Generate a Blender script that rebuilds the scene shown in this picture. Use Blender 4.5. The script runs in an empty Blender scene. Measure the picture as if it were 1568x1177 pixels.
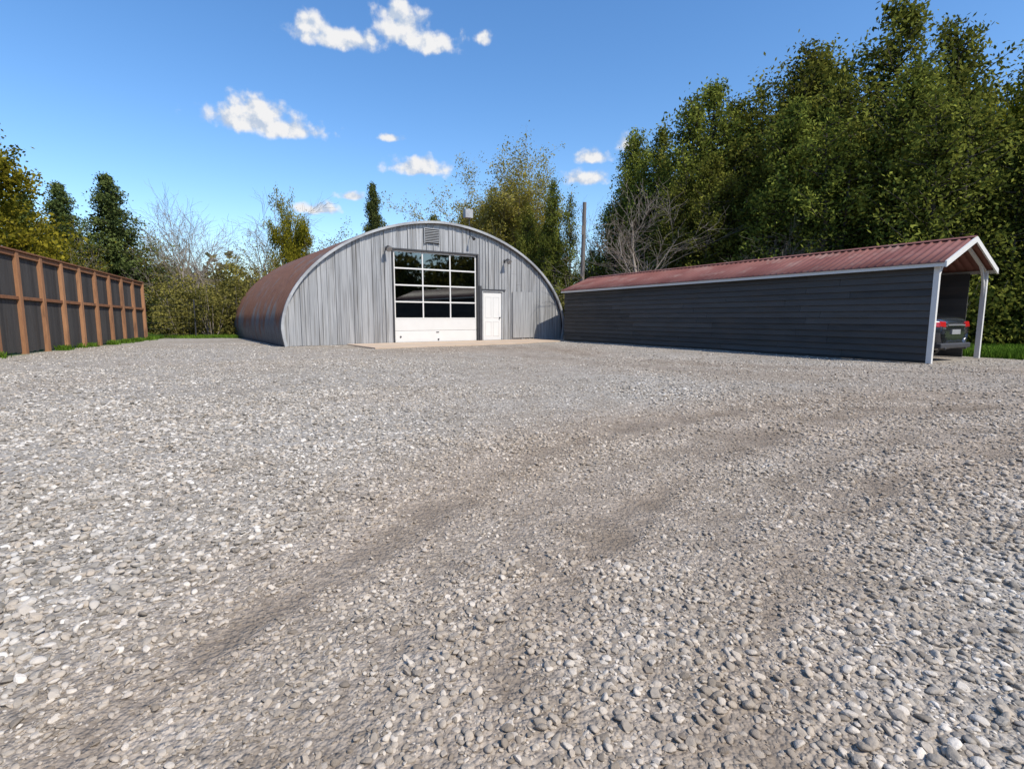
import bpy, math, random
import numpy as np
from mathutils import Vector
R=math.radians
sc=bpy.context.scene
rng=np.random.default_rng(7)
random.seed(7)

# ------------------------------------------------------------------ materials
def new_mat(name):
    m=bpy.data.materials.new(name); m.use_nodes=True
    nt=m.node_tree
    for n in list(nt.nodes): nt.nodes.remove(n)
    return m,nt
def N(nt,t,**kw):
    n=nt.nodes.new(t)
    for k,v in kw.items(): setattr(n,k,v)
    return n
def mixc(nt,fac,a,b,mode='MIX'):
    n=nt.nodes.new('ShaderNodeMix'); n.data_type='RGBA'; n.blend_type=mode
    for s,v in ((0,fac),(6,a),(7,b)):
        if isinstance(v,bpy.types.NodeSocket): nt.links.new(v,n.inputs[s])
        elif isinstance(v,(int,float)): n.inputs[s].default_value=v
        else: n.inputs[s].default_value=(v[0],v[1],v[2],1)
    return n.outputs[2]
def math_(nt,op,a,b=None,c=None,clamp=False):
    n=nt.nodes.new('ShaderNodeMath'); n.operation=op; n.use_clamp=clamp
    for i,v in enumerate((a,b,c)):
        if v is None: continue
        if isinstance(v,bpy.types.NodeSocket): nt.links.new(v,n.inputs[i])
        else: n.inputs[i].default_value=v
    return n.outputs[0]
def ramp(nt,x,a,b,smooth=True):
    n=nt.nodes.new('ShaderNodeMapRange'); n.interpolation_type='SMOOTHSTEP' if smooth else 'LINEAR'
    nt.links.new(x,n.inputs[0]); n.inputs[1].default_value=a; n.inputs[2].default_value=b
    return n.outputs[0]
def noise(nt,scale,detail=4,vec=None,stretch=None,rough=.55):
    if vec is None:
        tc=nt.nodes.new('ShaderNodeTexCoord'); vec=tc.outputs['Object']
    if stretch:
        mp=nt.nodes.new('ShaderNodeMapping'); nt.links.new(vec,mp.inputs[0]); mp.inputs['Scale'].default_value=stretch; vec=mp.outputs[0]
    n=nt.nodes.new('ShaderNodeTexNoise'); nt.links.new(vec,n.inputs['Vector'])
    n.inputs['Scale'].default_value=scale; n.inputs['Detail'].default_value=detail; n.inputs['Roughness'].default_value=rough
    return n.outputs[0]
def attr(nt,name,t='GEOMETRY'):
    n=nt.nodes.new('ShaderNodeAttribute'); n.attribute_name=name; n.attribute_type=t
    return n.outputs['Fac']
def finish(nt,col,rough=.7,metal=0,spec=.5,bump=None,bstr=.3,bdist=.01):
    p=nt.nodes.new('ShaderNodeBsdfPrincipled'); o=nt.nodes.new('ShaderNodeOutputMaterial')
    nt.links.new(p.outputs[0],o.inputs[0])
    def setv(name,v):
        if isinstance(v,bpy.types.NodeSocket): nt.links.new(v,p.inputs[name])
        elif isinstance(v,(tuple,list)): p.inputs[name].default_value=(v[0],v[1],v[2],1)
        else: p.inputs[name].default_value=v
    setv('Base Color',col); setv('Roughness',rough); setv('Metallic',metal); setv('Specular IOR Level',spec)
    if bump is not None:
        b=nt.nodes.new('ShaderNodeBump'); b.inputs['Strength'].default_value=bstr; b.inputs['Distance'].default_value=bdist
        nt.links.new(bump,b.inputs['Height']); nt.links.new(b.outputs[0],p.inputs['Normal'])
    return p
def toned(name,c1,c2,nscale=6,stretch=None,rough=.7,metal=0,spec=.4,namp=.5,bstr=.2,dirt=None,dr=(.5,.72)):
    m,nt=new_mat(name)
    t=attr(nt,'tone'); n=noise(nt,nscale,6,stretch=stretch)
    f=math_(nt,'ADD',t,math_(nt,'MULTIPLY',math_(nt,'SUBTRACT',n,.5),namp*2),clamp=True)
    col=mixc(nt,f,c1,c2)
    if dirt:
        n2=noise(nt,1.7,7,stretch=stretch)
        col=mixc(nt,ramp(nt,n2,*dr),col,dirt)
    finish(nt,col,rough,metal,spec,n,bstr)
    return m

M={}
M['wood']=toned('stained_post_wood',(.20,.085,.038),(.40,.20,.095),9,(3,3,.5),.75,dirt=(.15,.075,.04))
M['fboard']=toned('dark_fence_boards',(.030,.028,.026),(.075,.068,.062),8,(4,4,.4),.8,dirt=(.05,.041,.034))
M['facade']=toned('weathered_grey_cladding',(.235,.235,.235),(.47,.465,.455),2.4,(9,9,.3),.42,.15,spec=.5,namp=1.25,dirt=(.20,.19,.175),dr=(.46,.74))
M['white']=toned('white_painted_metal',(.56,.54,.50),(.72,.70,.66),3,None,.45,namp=.25,bstr=.03)
M['galv']=toned('galvanised_trim',(.30,.30,.30),(.5,.50,.49),5,None,.5,.2)
M['dark']=toned('dark_metal',(.03,.03,.032),(.07,.07,.075),5,None,.5)
M['siding']=toned('charcoal_siding',(.044,.042,.039),(.094,.088,.081),2.5,(.5,.5,3),.65,namp=.5,dirt=(.076,.066,.056),spec=.25)
M['redroof']=toned('red_brown_metal_roof',(.16,.055,.040),(.25,.105,.08),2,(1,1,1),.5,spec=.3,namp=.6,dirt=(.26,.15,.12))
M['concrete']=toned('concrete_slab',(.42,.31,.215),(.58,.45,.33),1.5,None,.85,namp=.6)
M['inside']=toned('dark_interior',(.03,.03,.03),(.07,.07,.07),2,None,.8)
M['pole']=toned('weathered_pole_wood',(.13,.11,.095),(.24,.21,.19),6,(4,4,.3),.85)
M['bark']=toned('bark',(.05,.04,.03),(.13,.105,.085),12,(3,3,.5),.9)
M['twig']=toned('pale_twigs',(.16,.13,.10),(.34,.285,.23),6,None,.9)
M['tyre']=toned('tyre_rubber',(.012,.012,.012),(.03,.03,.03),10,None,.8)
m,nt=new_mat('rusted_corrugated_steel'); M['rust']=m
tc=nt.nodes.new('ShaderNodeTexCoord'); sx=nt.nodes.new('ShaderNodeSeparateXYZ'); nt.links.new(tc.outputs['Object'],sx.inputs[0])
n1=noise(nt,.9,8,stretch=(1,1.6,.5)); n2=noise(nt,9,6,stretch=(1,2,.4))
z=ramp(nt,sx.outputs[2],.1,1.9)
f=math_(nt,'ADD',math_(nt,'MULTIPLY',n1,1.0),math_(nt,'MULTIPLY',z,.28))
rustc=mixc(nt,n2,(.10,.045,.028),(.28,.145,.095))
stl=mixc(nt,n2,(.07,.07,.07),(.24,.24,.24))
col=mixc(nt,ramp(nt,f,.54,.76),stl,rustc)
finish(nt,col,.65,.1,.3,n2,.25)
m,nt=new_mat('window_glass'); M['glass']=m
tr=N(nt,'ShaderNodeBsdfTransparent'); tr.inputs[0].default_value=(.20,.23,.21,1)
gl=N(nt,'ShaderNodeBsdfGlossy'); gl.inputs['Roughness'].default_value=.02; gl.inputs[0].default_value=(.9,.95,.95,1)
fr=N(nt,'ShaderNodeFresnel'); fr.inputs[0].default_value=1.5
f=math_(nt,'MULTIPLY_ADD',fr.outputs[0],1.4,.12,clamp=True)
mx=N(nt,'ShaderNodeMixShader'); o=N(nt,'ShaderNodeOutputMaterial')
nt.links.new(f,mx.inputs[0]); nt.links.new(tr.outputs[0],mx.inputs[1]); nt.links.new(gl.outputs[0],mx.inputs[2]); nt.links.new(mx.outputs[0],o.inputs[0])
m,nt=new_mat('car_paint_black'); M['paint']=m
p=finish(nt,mixc(nt,noise(nt,300,2),(.02,.021,.025),(.032,.034,.04)),.25,.3,.5); p.inputs['Coat Weight'].default_value=1; p.inputs['Coat Roughness'].default_value=.04
m,nt=new_mat('car_glass'); M['cglass']=m; finish(nt,mixc(nt,noise(nt,3,2),(.01,.012,.014),(.02,.022,.025)),.04,0,.8)
m,nt=new_mat('tail_light_red'); M['red']=m; finish(nt,mixc(nt,noise(nt,40,2),(.35,.008,.010),(.5,.02,.02)),.12,0,.7)

def leafmat(name,dk,lt,trans=.3):
    m,nt=new_mat(name)
    t=attr(nt,'tone')
    oi=N(nt,'ShaderNodeObjectInfo')
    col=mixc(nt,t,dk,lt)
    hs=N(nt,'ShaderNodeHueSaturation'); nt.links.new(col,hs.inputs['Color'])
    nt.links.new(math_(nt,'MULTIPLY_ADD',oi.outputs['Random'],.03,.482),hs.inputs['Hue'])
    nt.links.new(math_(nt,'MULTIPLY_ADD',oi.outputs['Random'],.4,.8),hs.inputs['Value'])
    d=N(nt,'ShaderNodeBsdfDiffuse'); tl=N(nt,'ShaderNodeBsdfTranslucent')
    nt.links.new(hs.outputs[0],d.inputs[0]); nt.links.new(hs.outputs[0],tl.inputs[0])
    mx=N(nt,'ShaderNodeMixShader'); mx.inputs[0].default_value=trans
    nt.links.new(d.outputs[0],mx.inputs[1]); nt.links.new(tl.outputs[0],mx.inputs[2])
    o=N(nt,'ShaderNodeOutputMaterial'); nt.links.new(mx.outputs[0],o.inputs[0])
    M[name]=m
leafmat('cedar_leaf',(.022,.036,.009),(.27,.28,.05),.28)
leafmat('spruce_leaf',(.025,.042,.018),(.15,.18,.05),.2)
leafmat('broad_leaf',(.09,.10,.012),(.46,.40,.04),.4)
leafmat('willow_leaf',(.20,.18,.03),(.50,.43,.10),.4)
leafmat('shrub_leaf',(.06,.062,.018),(.30,.26,.065),.32)
leafmat('grass_blade',(.05,.10,.012),(.17,.27,.035),.3)

# ------------------------------------------------------------------ mesh helpers
def mesh_np(name,V,F,mats,mi=None,tone=None,smooth=False):
    V=np.asarray(V,dtype=np.float32); F=np.asarray(F,dtype=np.int32)
    me=bpy.data.meshes.new(name); k=F.shape[1]
    me.vertices.add(len(V)); me.vertices.foreach_set('co',V.ravel())
    me.loops.add(F.size); me.loops.foreach_set('vertex_index',F.ravel())
    me.polygons.add(len(F)); me.polygons.foreach_set('loop_start',np.arange(0,F.size,k,dtype=np.int32))
    try: me.polygons.foreach_set('loop_total',np.full(len(F),k,dtype=np.int32))
    except Exception: pass
    for m_ in mats: me.materials.append(m_)
    if mi is not None: me.polygons.foreach_set('material_index',np.asarray(mi,dtype=np.int32))
    if smooth: me.polygons.foreach_set('use_smooth',np.ones(len(F),dtype=bool))
    me.update(calc_edges=True)
    if tone is not None:
        a=me.attributes.new('tone','FLOAT','POINT'); a.data.foreach_set('value',np.asarray(tone,dtype=np.float32))
    return me
def obj(name,me,parent=None,loc=None,rot=None,scale=None):
    o=bpy.data.objects.new(name,me); sc.collection.objects.link(o)
    if parent: o.parent=parent
    if loc is not None: o.location=loc
    if rot is not None: o.rotation_euler=rot
    if scale is not None: o.scale=scale
    return o
class MB:
    def __init__(s): s.v=[];s.f=[];s.m=[];s.t=[]
    def add(s,vs,fs,m=0,tone=None):
        if tone is None: tone=random.uniform(.3,.7)
        b=len(s.v); s.v+= [tuple(p) for p in vs]; s.t+=[tone]*len(vs)
        for f in fs: s.f.append([b+i for i in f]); s.m.append(m)
    def hexa(s,p,m=0,tone=None):
        s.add(p,[(0,3,2,1),(4,5,6,7),(0,1,5,4),(1,2,6,5),(2,3,7,6),(3,0,4,7)],m,tone)
    def box(s,x0,x1,y0,y1,z0,z1,m=0,tone=None):
        s.hexa([(x0,y0,z0),(x1,y0,z0),(x1,y1,z0),(x0,y1,z0),(x0,y0,z1),(x1,y0,z1),(x1,y1,z1),(x0,y1,z1)],m,tone)
    def beam(s,a,b,w,h=None,m=0,tone=None,up=(0,0,1)):
        h=h or w; a=Vector(a);b=Vector(b);d=(b-a).normalized(); u=Vector(up)
        if abs(d.dot(u))>.98: u=Vector((0,1,0))
        x=d.cross(u).normalized(); z_=x.cross(d).normalized()
        P=[]
        for q in (a,b):
            for sx_,sz in ((-1,-1),(1,-1),(1,1),(-1,1)): P.append(q+x*sx_*w/2+z_*sz*h/2)
        s.add(P,[(0,3,2,1),(4,5,6,7),(0,1,5,4),(1,2,6,5),(2,3,7,6),(3,0,4,7)],m,tone)
    def cyl(s,a,b,r0,r1=None,n=14,m=0,tone=None):
        r1=r0 if r1 is None else r1
        a=Vector(a);b=Vector(b);d=(b-a).normalized();u=Vector((0,0,1)) if abs(d.z)<.9 else Vector((1,0,0))
        x=d.cross(u).normalized();y=d.cross(x)
        P=[]
        for q,r in ((a,r0),(b,r1)):
            for i in range(n):
                t=2*math.pi*i/n; P.append(q+x*math.cos(t)*r+y*math.sin(t)*r)
        fs=[(i,(i+1)%n,n+(i+1)%n,n+i) for i in range(n)]+[tuple(range(n))[::-1],tuple(range(n,2*n))]
        s.add(P,fs,m,tone)
    def make(s,name,mats,parent=None,bevel=0,smooth=False,**kw):
        me=bpy.data.meshes.new(name); me.from_pydata(s.v,[],s.f)
        for k in mats: me.materials.append(M[k])
        me.polygons.foreach_set('material_index',s.m)
        a=me.attributes.new('tone','FLOAT','POINT'); a.data.foreach_set('value',s.t)
        if smooth: me.polygons.foreach_set('use_smooth',[True]*len(s.f))
        me.update()
        o=obj(name,me,parent,**kw)
        if bevel:
            b=o.modifiers.new('bevel','BEVEL'); b.width=bevel; b.segments=2; b.limit_method='ANGLE'
        return o
def empty(name,loc=(0,0,0),rz=0):
    e=bpy.data.objects.new(name,None); sc.collection.objects.link(e); e.location=loc; e.rotation_euler=(0,0,rz); e.empty_display_size=.5
    return e

# ------------------------------------------------------------------ ground
tracks=[
 ([(-1.3,.6),(-1.0,1.19),(-.926,1.56),(-.726,1.99),(-.37,2.81),(.08,3.76),(1.2,4.95),(3.75,6.5),(6.9,7.2),(12,8)],.8),
 ([(-.15,.7),(-.01,1.5),(.185,1.89),(.583,2.61),(1.44,3.76),(3.04,5.26),(5.4,6.08),(11,6.6)],.95),
 ([(.4,.7),(.618,1.35),(1.06,1.99),(1.58,2.61),(2.46,3.28),(4.07,4.16),(9,5.0)],1.0),
 ([(-.6,.6),(-.4,1.35),(-.22,2.1),(.45,3.1),(1.73,4.4),(3.6,5.7),(7,6.6)],.6),
 ([(2.2,.8),(2.6,1.8),(3.3,2.6),(4.6,3.3),(8,4)],.85),
 ([(.1,.5),(.3,1.1),(.6,1.8),(1.1,2.6),(2.0,3.5),(3.6,4.6),(9,5.8)],.6),
 ([(-1,20),(.5,14),(3,10.5),(7,8.8),(13,8.6)],.5),
 ([(1,20),(2.2,14),(4.5,11.2),(8,10),(13,9.8)],.5),
 ([(-.2,21),(1.2,13.5),(3.7,9.6),(7,8.0),(13,7.6)],.4),
]
def pl_dist(x,y,pts):
    d=np.full(x.shape,1e9)
    for (ax,ay),(bx,by) in zip(pts[:-1],pts[1:]):
        vx,vy=bx-ax,by-ay; t=np.clip(((x-ax)*vx+(y-ay)*vy)/(vx*vx+vy*vy),0,1)
        d=np.minimum(d,np.hypot(x-ax-t*vx,y-ay-t*vy))
    return d
def vnoise(x,y,s,seed=0):
    r=np.random.default_rng(seed); g=r.random((256,256))
    xs=x/s; ys=y/s; xi=np.floor(xs).astype(int); yi=np.floor(ys).astype(int); fx=xs-xi; fy=ys-yi
    fx=fx*fx*(3-2*fx); fy=fy*fy*(3-2*fy)
    a=g[xi%256,yi%256];b=g[(xi+1)%256,yi%256];c=g[xi%256,(yi+1)%256];d=g[(xi+1)%256,(yi+1)%256]
    return (a*(1-fx)+b*fx)*(1-fy)+(c*(1-fx)+d*fx)*fy
def fields(x,y):
    wob=(vnoise(x,y,.5,3)-.5)*.22+(vnoise(x,y,.13,33)-.5)*.14
    dark=np.zeros(x.shape); tan=np.zeros(x.shape)
    for pts,w in tracks:
        d=pl_dist(x,y,pts)+wob
        wd=.06+.013*np.clip(y,0,15)
        dark=np.maximum(dark,w*np.exp(-(np.maximum(d,0)/wd)**2))
        tan=np.maximum(tan,min(1,w*1.4)*np.exp(-(d/(.45+.07*np.clip(y,0,15)))**2))
    dark*=np.clip(-.45+2.2*(vnoise(x,y,.45,5)*.5+vnoise(x,y,.10,6)*.5),0,1)
    tan=np.maximum(tan,1.1*np.exp(-(((x+1.2)/4.5)**2+((y-18)/2.6)**2)))
    tan=np.clip(tan*.9+.5*(vnoise(x,y,1.7,9)-.35),0,1)
    return dark,tan
def gz(x,y):
    f=np.exp(-((x/25.)**2+((y-10)/25.)**2))
    z=((vnoise(x,y,1.3,1)-.5)*.03+(vnoise(x,y,.4,2)-.5)*.014)*f
    dk,tn_=fields(x,y)
    return z-dk*.018*f-.01
n=640
u=np.linspace(-1,1,n); gx=1.8*np.sinh(6.5*u)
v=np.linspace(-1,1,n); gy=1.8*np.sinh(6.5*v)+4
X,Y=np.meshgrid(gx,gy,indexing='ij'); X=X.ravel();Y=Y.ravel()
Z=gz(X,Y)
idx=np.arange(n*n).reshape(n,n)
F=np.stack([idx[:-1,:-1],idx[1:,:-1],idx[1:,1:],idx[:-1,1:]],-1).reshape(-1,4)
def grassmask(x,y):
    w=(vnoise(x,y,.8,11)-.5)*1.2
    fx=-13.36-.3145*(y-13.93)
    g=np.clip((fx+.25-x+w*.25)*3,0,1)
    back=np.clip((y-26.5-np.where(x<-8,0,6)+w)*1.5,0,1)
    right=np.clip((y-12.1+w*.5)*1.5,0,1)*np.clip((x-12.2+.5*(y-13)+w*.3)*2,0,1)
    far=np.clip((np.hypot(x,y-5)-32)*.3,0,1)
    return np.clip(np.maximum.reduce([g,back,right,far]),0,1)
dk,tn=fields(X,Y)
m,nt=new_mat('gravel_ground'); M['ground']=m
geo=N(nt,'ShaderNodeNewGeometry'); P=geo.outputs['Position']
def vor(s):
    vo=N(nt,'ShaderNodeTexVoronoi'); nt.links.new(P,vo.inputs['Vector']); vo.inputs['Scale'].default_value=s
    sr=N(nt,'ShaderNodeSeparateColor'); nt.links.new(vo.outputs['Color'],sr.inputs[0]); return vo.outputs['Distance'],sr.outputs[0]
d1,c1=vor(42); d2,c2=vor(95); d3,c3=vor(14)
big=noise(nt,.35,5,P); mid=noise(nt,2.3,6,P,rough=.65)
cell=math_(nt,'ADD',math_(nt,'MULTIPLY_ADD',c1,.5,math_(nt,'MULTIPLY',c2,.25)),math_(nt,'MULTIPLY',c3,.25))
grey=mixc(nt,cell,(.215,.190,.158),(.64,.585,.51))
tanc=mixc(nt,cell,(.225,.18,.137),(.56,.465,.37))
base=mixc(nt,attr(nt,'tan'),grey,tanc)
base=mixc(nt,math_(nt,'MULTIPLY',attr(nt,'dark'),.8),base,(.215,.17,.128))
base=mixc(nt,ramp(nt,big,.35,.7),base,(.86,.84,.81),'MULTIPLY')
base=mixc(nt,ramp(nt,mid,.35,.7),base,(.84,.82,.79),'MULTIPLY')
crev=ramp(nt,d1,.4,.8)
base=mixc(nt,math_(nt,'MULTIPLY',crev,.4),base,(.15,.12,.095))
gcol=mixc(nt,noise(nt,1.2,6,P),(.05,.085,.015),(.15,.20,.04))
base=mixc(nt,attr(nt,'grass'),base,gcol)
h=math_(nt,'ADD',math_(nt,'MULTIPLY',d1,-1),math_(nt,'MULTIPLY',d2,-.5))
finish(nt,base,.9,0,.15,h,.8,.014)
me=mesh_np('ground',np.stack([X,Y,Z],-1),F,[m],smooth=True)
for nm,val in (('dark',dk),('tan',tn),('grass',grassmask(X,Y))):
    a=me.attributes.new(nm,'FLOAT','POINT'); a.data.foreach_set('value',val.astype(np.float32))
obj('ground',me)

m,nt=new_mat('gravel_stone'); M['stone']=m
oi=N(nt,'ShaderNodeObjectInfo'); rnd=oi.outputs['Random']
cr=N(nt,'ShaderNodeValToRGB'); nt.links.new(rnd,cr.inputs[0])
e=cr.color_ramp.elements; e[0].position=0; e[0].color=(.20,.178,.150,1); e[1].position=1; e[1].color=(.78,.72,.635,1)
for ps,c in ((.14,(.31,.28,.24)),(.38,(.43,.39,.335)),(.55,(.48,.405,.32)),(.82,(.55,.505,.445))):
    q=cr.color_ramp.elements.new(ps); q.color=(*c,1)
col=mixc(nt,math_(nt,'MULTIPLY',attr(nt,'tan','INSTANCER'),.8),cr.outputs[0],mixc(nt,rnd,(.27,.215,.16),(.62,.52,.41)))
col=mixc(nt,math_(nt,'MULTIPLY',attr(nt,'dark','INSTANCER'),.75),col,(.225,.178,.134))
geo=N(nt,'ShaderNodeNewGeometry'); dust=noise(nt,2.3,6,geo.outputs['Position'],rough=.65)
col=mixc(nt,ramp(nt,dust,.35,.7),col,(.84,.82,.79),'MULTIPLY')
nn=noise(nt,2.5,4)
col=mixc(nt,.5,col,mixc(nt,nn,(.6,.6,.6),(1.2,1.2,1.2)),'MULTIPLY')
finish(nt,col,.9,0,.15,nn,.2,.1)
scol=bpy.data.collections.new('gravel_stones')
import bmesh
for k in range(8):
    bm=bmesh.new(); bmesh.ops.create_icosphere(bm,subdivisions=2,radius=1)
    r=random.Random(k+3); sx_,sy_,sz_=1,r.uniform(.55,.9),r.uniform(.34,.56)
    planes=[(Vector((r.gauss(0,1),r.gauss(0,1),r.gauss(0,1))).normalized(),r.uniform(.5,.82)) for _ in range(11)]
    for vv in bm.verts:
        c=vv.co
        for pn,pd in planes:
            dd=c.dot(pn)
            if dd>pd: c-=pn*(dd-pd)*.93
        vv.co=Vector((c.x*sx_,c.y*sy_,c.z*sz_))
    for f in bm.faces: f.smooth=(k%3!=0)
    me=bpy.data.meshes.new('stone'); bm.to_mesh(me); bm.free(); me.materials.append(M['stone'])
    scol.objects.link(bpy.data.objects.new('stone_%d'%k,me))
def scatter(d0,d1,dens,smin,smax,ang=62):
    A=(math.radians(2*ang))/2*(d1*d1-d0*d0); c=int(A*dens)
    d=np.sqrt(rng.random(c)*(d1*d1-d0*d0)+d0*d0); a=np.radians(rng.uniform(-ang,ang,c))
    x=d*np.sin(a); y=d*np.cos(a)
    s=smin+(smax-smin)*rng.random(c)**3.2
    return x,y,s
parts=[scatter(.35,2.2,4600,.0055,.0235,75),scatter(2.2,4.5,2900,.006,.0235),scatter(4.5,8,1050,.008,.023,58),scatter(8,14,320,.010,.024,56),scatter(14,24,80,.012,.026,50)]
sx_=np.concatenate([p[0] for p in parts]); sy_=np.concatenate([p[1] for p in parts]); ss=np.concatenate([p[2] for p in parts])
dk,tn=fields(sx_,sy_)
keep=(rng.random(len(sx_))>dk*.6)&(grassmask(sx_,sy_)<.3)
lx=(sx_+8.1)*.829+(sy_-18.75)*.559; ly=-(sx_+8.1)*.559+(sy_-18.75)*.829
keep&=~((lx>0)&(lx<12.8)&(ly>-.1))&~((lx>2.4)&(lx<10.4)&(ly>-2.9))
keep&=sx_>(-13.3-.3145*(sy_-13.93))
cx=(sx_-9.16)*.876+(sy_-11.75)*.483; cy=-(sx_-9.16)*.483+(sy_-11.75)*.876
keep&=~((cx>-.05)&(cy>.0))
sx_,sy_,ss,dk,tn=sx_[keep],sy_[keep],ss[keep],dk[keep],tn[keep]
szf=1+.5*(vnoise(sx_,sy_,.9,21)-.5)+.35*np.clip((np.abs(sx_-.3)-.8)*.8,0,1)-.4*dk-.15*tn
ss=ss*szf
sz_=gz(sx_,sy_)+ss*rng.uniform(-.15,.35,len(ss))
c=len(sx_); print('stones',c)
me=bpy.data.meshes.new('gravel'); me.vertices.add(c); me.vertices.foreach_set('co',np.stack([sx_,sy_,sz_],-1).astype(np.float32).ravel())
rot=np.stack([rng.normal(0,.3,c),rng.normal(0,.3,c),rng.uniform(0,6.28,c)],-1).astype(np.float32)
a=me.attributes.new('rot','FLOAT_VECTOR','POINT'); a.data.foreach_set('vector',rot.ravel())
a=me.attributes.new('scl','FLOAT','POINT'); a.data.foreach_set('value',ss.astype(np.float32))
a=me.attributes.new('vidx','INT','POINT'); a.data.foreach_set('value',rng.integers(0,8,c).astype(np.int32))
a=me.attributes.new('dark','FLOAT','POINT'); a.data.foreach_set('value',dk.astype(np.float32))
a=me.attributes.new('tan','FLOAT','POINT'); a.data.foreach_set('value',tn.astype(np.float32))
go=obj('gravel',me)
ng=bpy.data.node_groups.new('gravel_nodes','GeometryNodeTree')
ng.interface.new_socket('Geometry',in_out='INPUT',socket_type='NodeSocketGeometry'); ng.interface.new_socket('Geometry',in_out='OUTPUT',socket_type='NodeSocketGeometry')
gi=ng.nodes.new('NodeGroupInput'); gout=ng.nodes.new('NodeGroupOutput')
ci=ng.nodes.new('GeometryNodeCollectionInfo'); ci.inputs['Collection'].default_value=scol; ci.inputs['Separate Children'].default_value=True; ci.inputs['Reset Children'].default_value=True
iop=ng.nodes.new('GeometryNodeInstanceOnPoints'); iop.inputs['Pick Instance'].default_value=True
def na(name,t):
    q=ng.nodes.new('GeometryNodeInputNamedAttribute'); q.data_type=t; q.inputs[0].default_value=name
    return [o for o in q.outputs if o.enabled and o.name=='Attribute'][0]
m2p=ng.nodes.new('GeometryNodeMeshToPoints')
e2r=ng.nodes.new('FunctionNodeEulerToRotation')
ng.links.new(gi.outputs[0],m2p.inputs['Mesh']); ng.links.new(m2p.outputs[0],iop.inputs['Points'])
ng.links.new(ci.outputs[0],iop.inputs['Instance'])
ng.links.new(na('rot','FLOAT_VECTOR'),e2r.inputs[0]); ng.links.new(e2r.outputs[0],iop.inputs['Rotation'])
ng.links.new(na('scl','FLOAT'),iop.inputs['Scale']); ng.links.new(na('vidx','INT'),iop.inputs['Instance Index'])
ng.links.new(iop.outputs[0],gout.inputs[0])
md=go.modifiers.new('gn','NODES'); md.node_group=ng

# ------------------------------------------------------------------ quonset building
CX,HW,ZB,ZH,EX=6.35,6.25,.6,4.15,1.85
def arch_z(s):
    q=min(1,abs(s-CX)/HW); return ZB+ZH*(1-q**EX)**(1/EX)
Q=empty('quonset_hut_garage',(-8.1,18.75,0),math.atan2(.559,.829))
arc=[(CX-HW+.10,0),(CX-HW+.04,.3)]
for i in range(61):
    t=math.pi*i/60; cc=math.cos(t); sn=math.sin(t)
    arc.append((CX-HW*math.copysign(abs(cc)**(2/EX),cc),ZB+ZH*max(0,sn)**(2/EX)))
arc+= [(CX+HW-.04,.3),(CX+HW-.10,0)]
arc=np.array(arc)
tg=np.gradient(arc,axis=0); tg/=np.linalg.norm(tg,axis=1)[:,None]; nrm=np.stack([-tg[:,1],tg[:,0]],-1)
L=12.2
ys=np.arange(-.14,L,.045)
off=.035*np.sin(2*np.pi*ys/.36)
V=[];
for y_,o_ in zip(ys,off):
    p=arc+nrm*(.05+o_)
    V.append(np.stack([p[:,0],np.full(len(p),y_),p[:,1]],-1))
V=np.concatenate(V); na_=len(arc); idx=np.arange(len(V)).reshape(len(ys),na_)
F=np.stack([idx[:-1,:-1],idx[1:,:-1],idx[1:,1:],idx[:-1,1:]],-1).reshape(-1,4)
obj('corrugated_roof',mesh_np('corrugated_roof',V,F,[M['rust']],smooth=True),Q)
b=MB()
for i in range(na_-1):
    a0,a1=arc[i],arc[i+1]; n0,n1=nrm[i],nrm[i+1]
    P=[]
    for y_ in (-.19,-.10):
        for a_,n_,r_ in ((a0,n0,-.01),(a1,n1,-.01),(a1,n1,.08),(a0,n0,.08)):
            P.append((a_[0]+n_[0]*r_,y_,a_[1]+n_[1]*r_))
    b.hexa(P,0,.4+.3*math.sin(i*.9))
b.make('arch_edge_trim',['galv'],Q)
breaks=[.12]
while breaks[-1]<12.5: breaks.append(breaks[-1]+random.choice([.15,.2,.2,.22,.3]))
G0,G1,GT=4.22,7.95,3.6; D0,D1,DT=8.25,9.2,2.12
fix=[G0,G1,D0,D1,12.58]
breaks=sorted([q for q in breaks if all(abs(q-f_)>.08 for f_ in fix) and q<12.5]+fix)
b=MB()
for a0,a1 in zip(breaks[:-1],breaks[1:]):
    mid_=(a0+a1)/2; z0=0
    if G0<mid_<G1: z0=GT
    if D0<mid_<D1: z0=DT
    yy=random.choice([0,.01,.018]); tone=random.uniform(.3,.75); g=.005
    zl,zr=arch_z(a0+g),arch_z(a1-g)
    cuts=[z0]
    j=random.uniform(2.3,3.0)
    if z0<j<min(zl,zr)-.3 and random.random()<.3: cuts.append(j)
    for ci_,zc in enumerate(cuts):
        last=ci_==len(cuts)-1
        tl,tr_=(zl,zr) if last else (cuts[ci_+1]-.005,)*2
        tn_=tone+random.uniform(-.1,.1)
        b.hexa([(a0+g,yy-.03,zc),(a1-g,yy-.03,zc),(a1-g,.05,zc),(a0+g,.05,zc),(a0+g,yy-.03,tl),(a1-g,yy-.03,tr_),(a1-g,.05,tr_),(a0+g,.05,tl)],0,tn_)
    if random.random()<.6: b.box(a0-.012,a0+.012,-.058,-.031,z0,min(arch_z(a0-.012),arch_z(a0+.012)),0,tone+.1)
b.make('front_cladding',['facade'],Q,bevel=.003)
b=MB()
ss_=np.linspace(.12,12.58,40)
for a0,a1 in zip(ss_[:-1],ss_[1:]):
    b.hexa([(a0,L-.1,0),(a1,L-.1,0),(a1,L-.05,0),(a0,L-.05,0),(a0,L-.1,arch_z(a0)-.02),(a1,L-.1,arch_z(a1)-.02),(a1,L-.05,arch_z(a1)-.02),(a0,L-.05,arch_z(a0)-.02)])
b.make('rear_wall',['inside'],Q)
b=MB(); b.box(.1,12.6,.06,L-.12,-.05,.02); 
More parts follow.
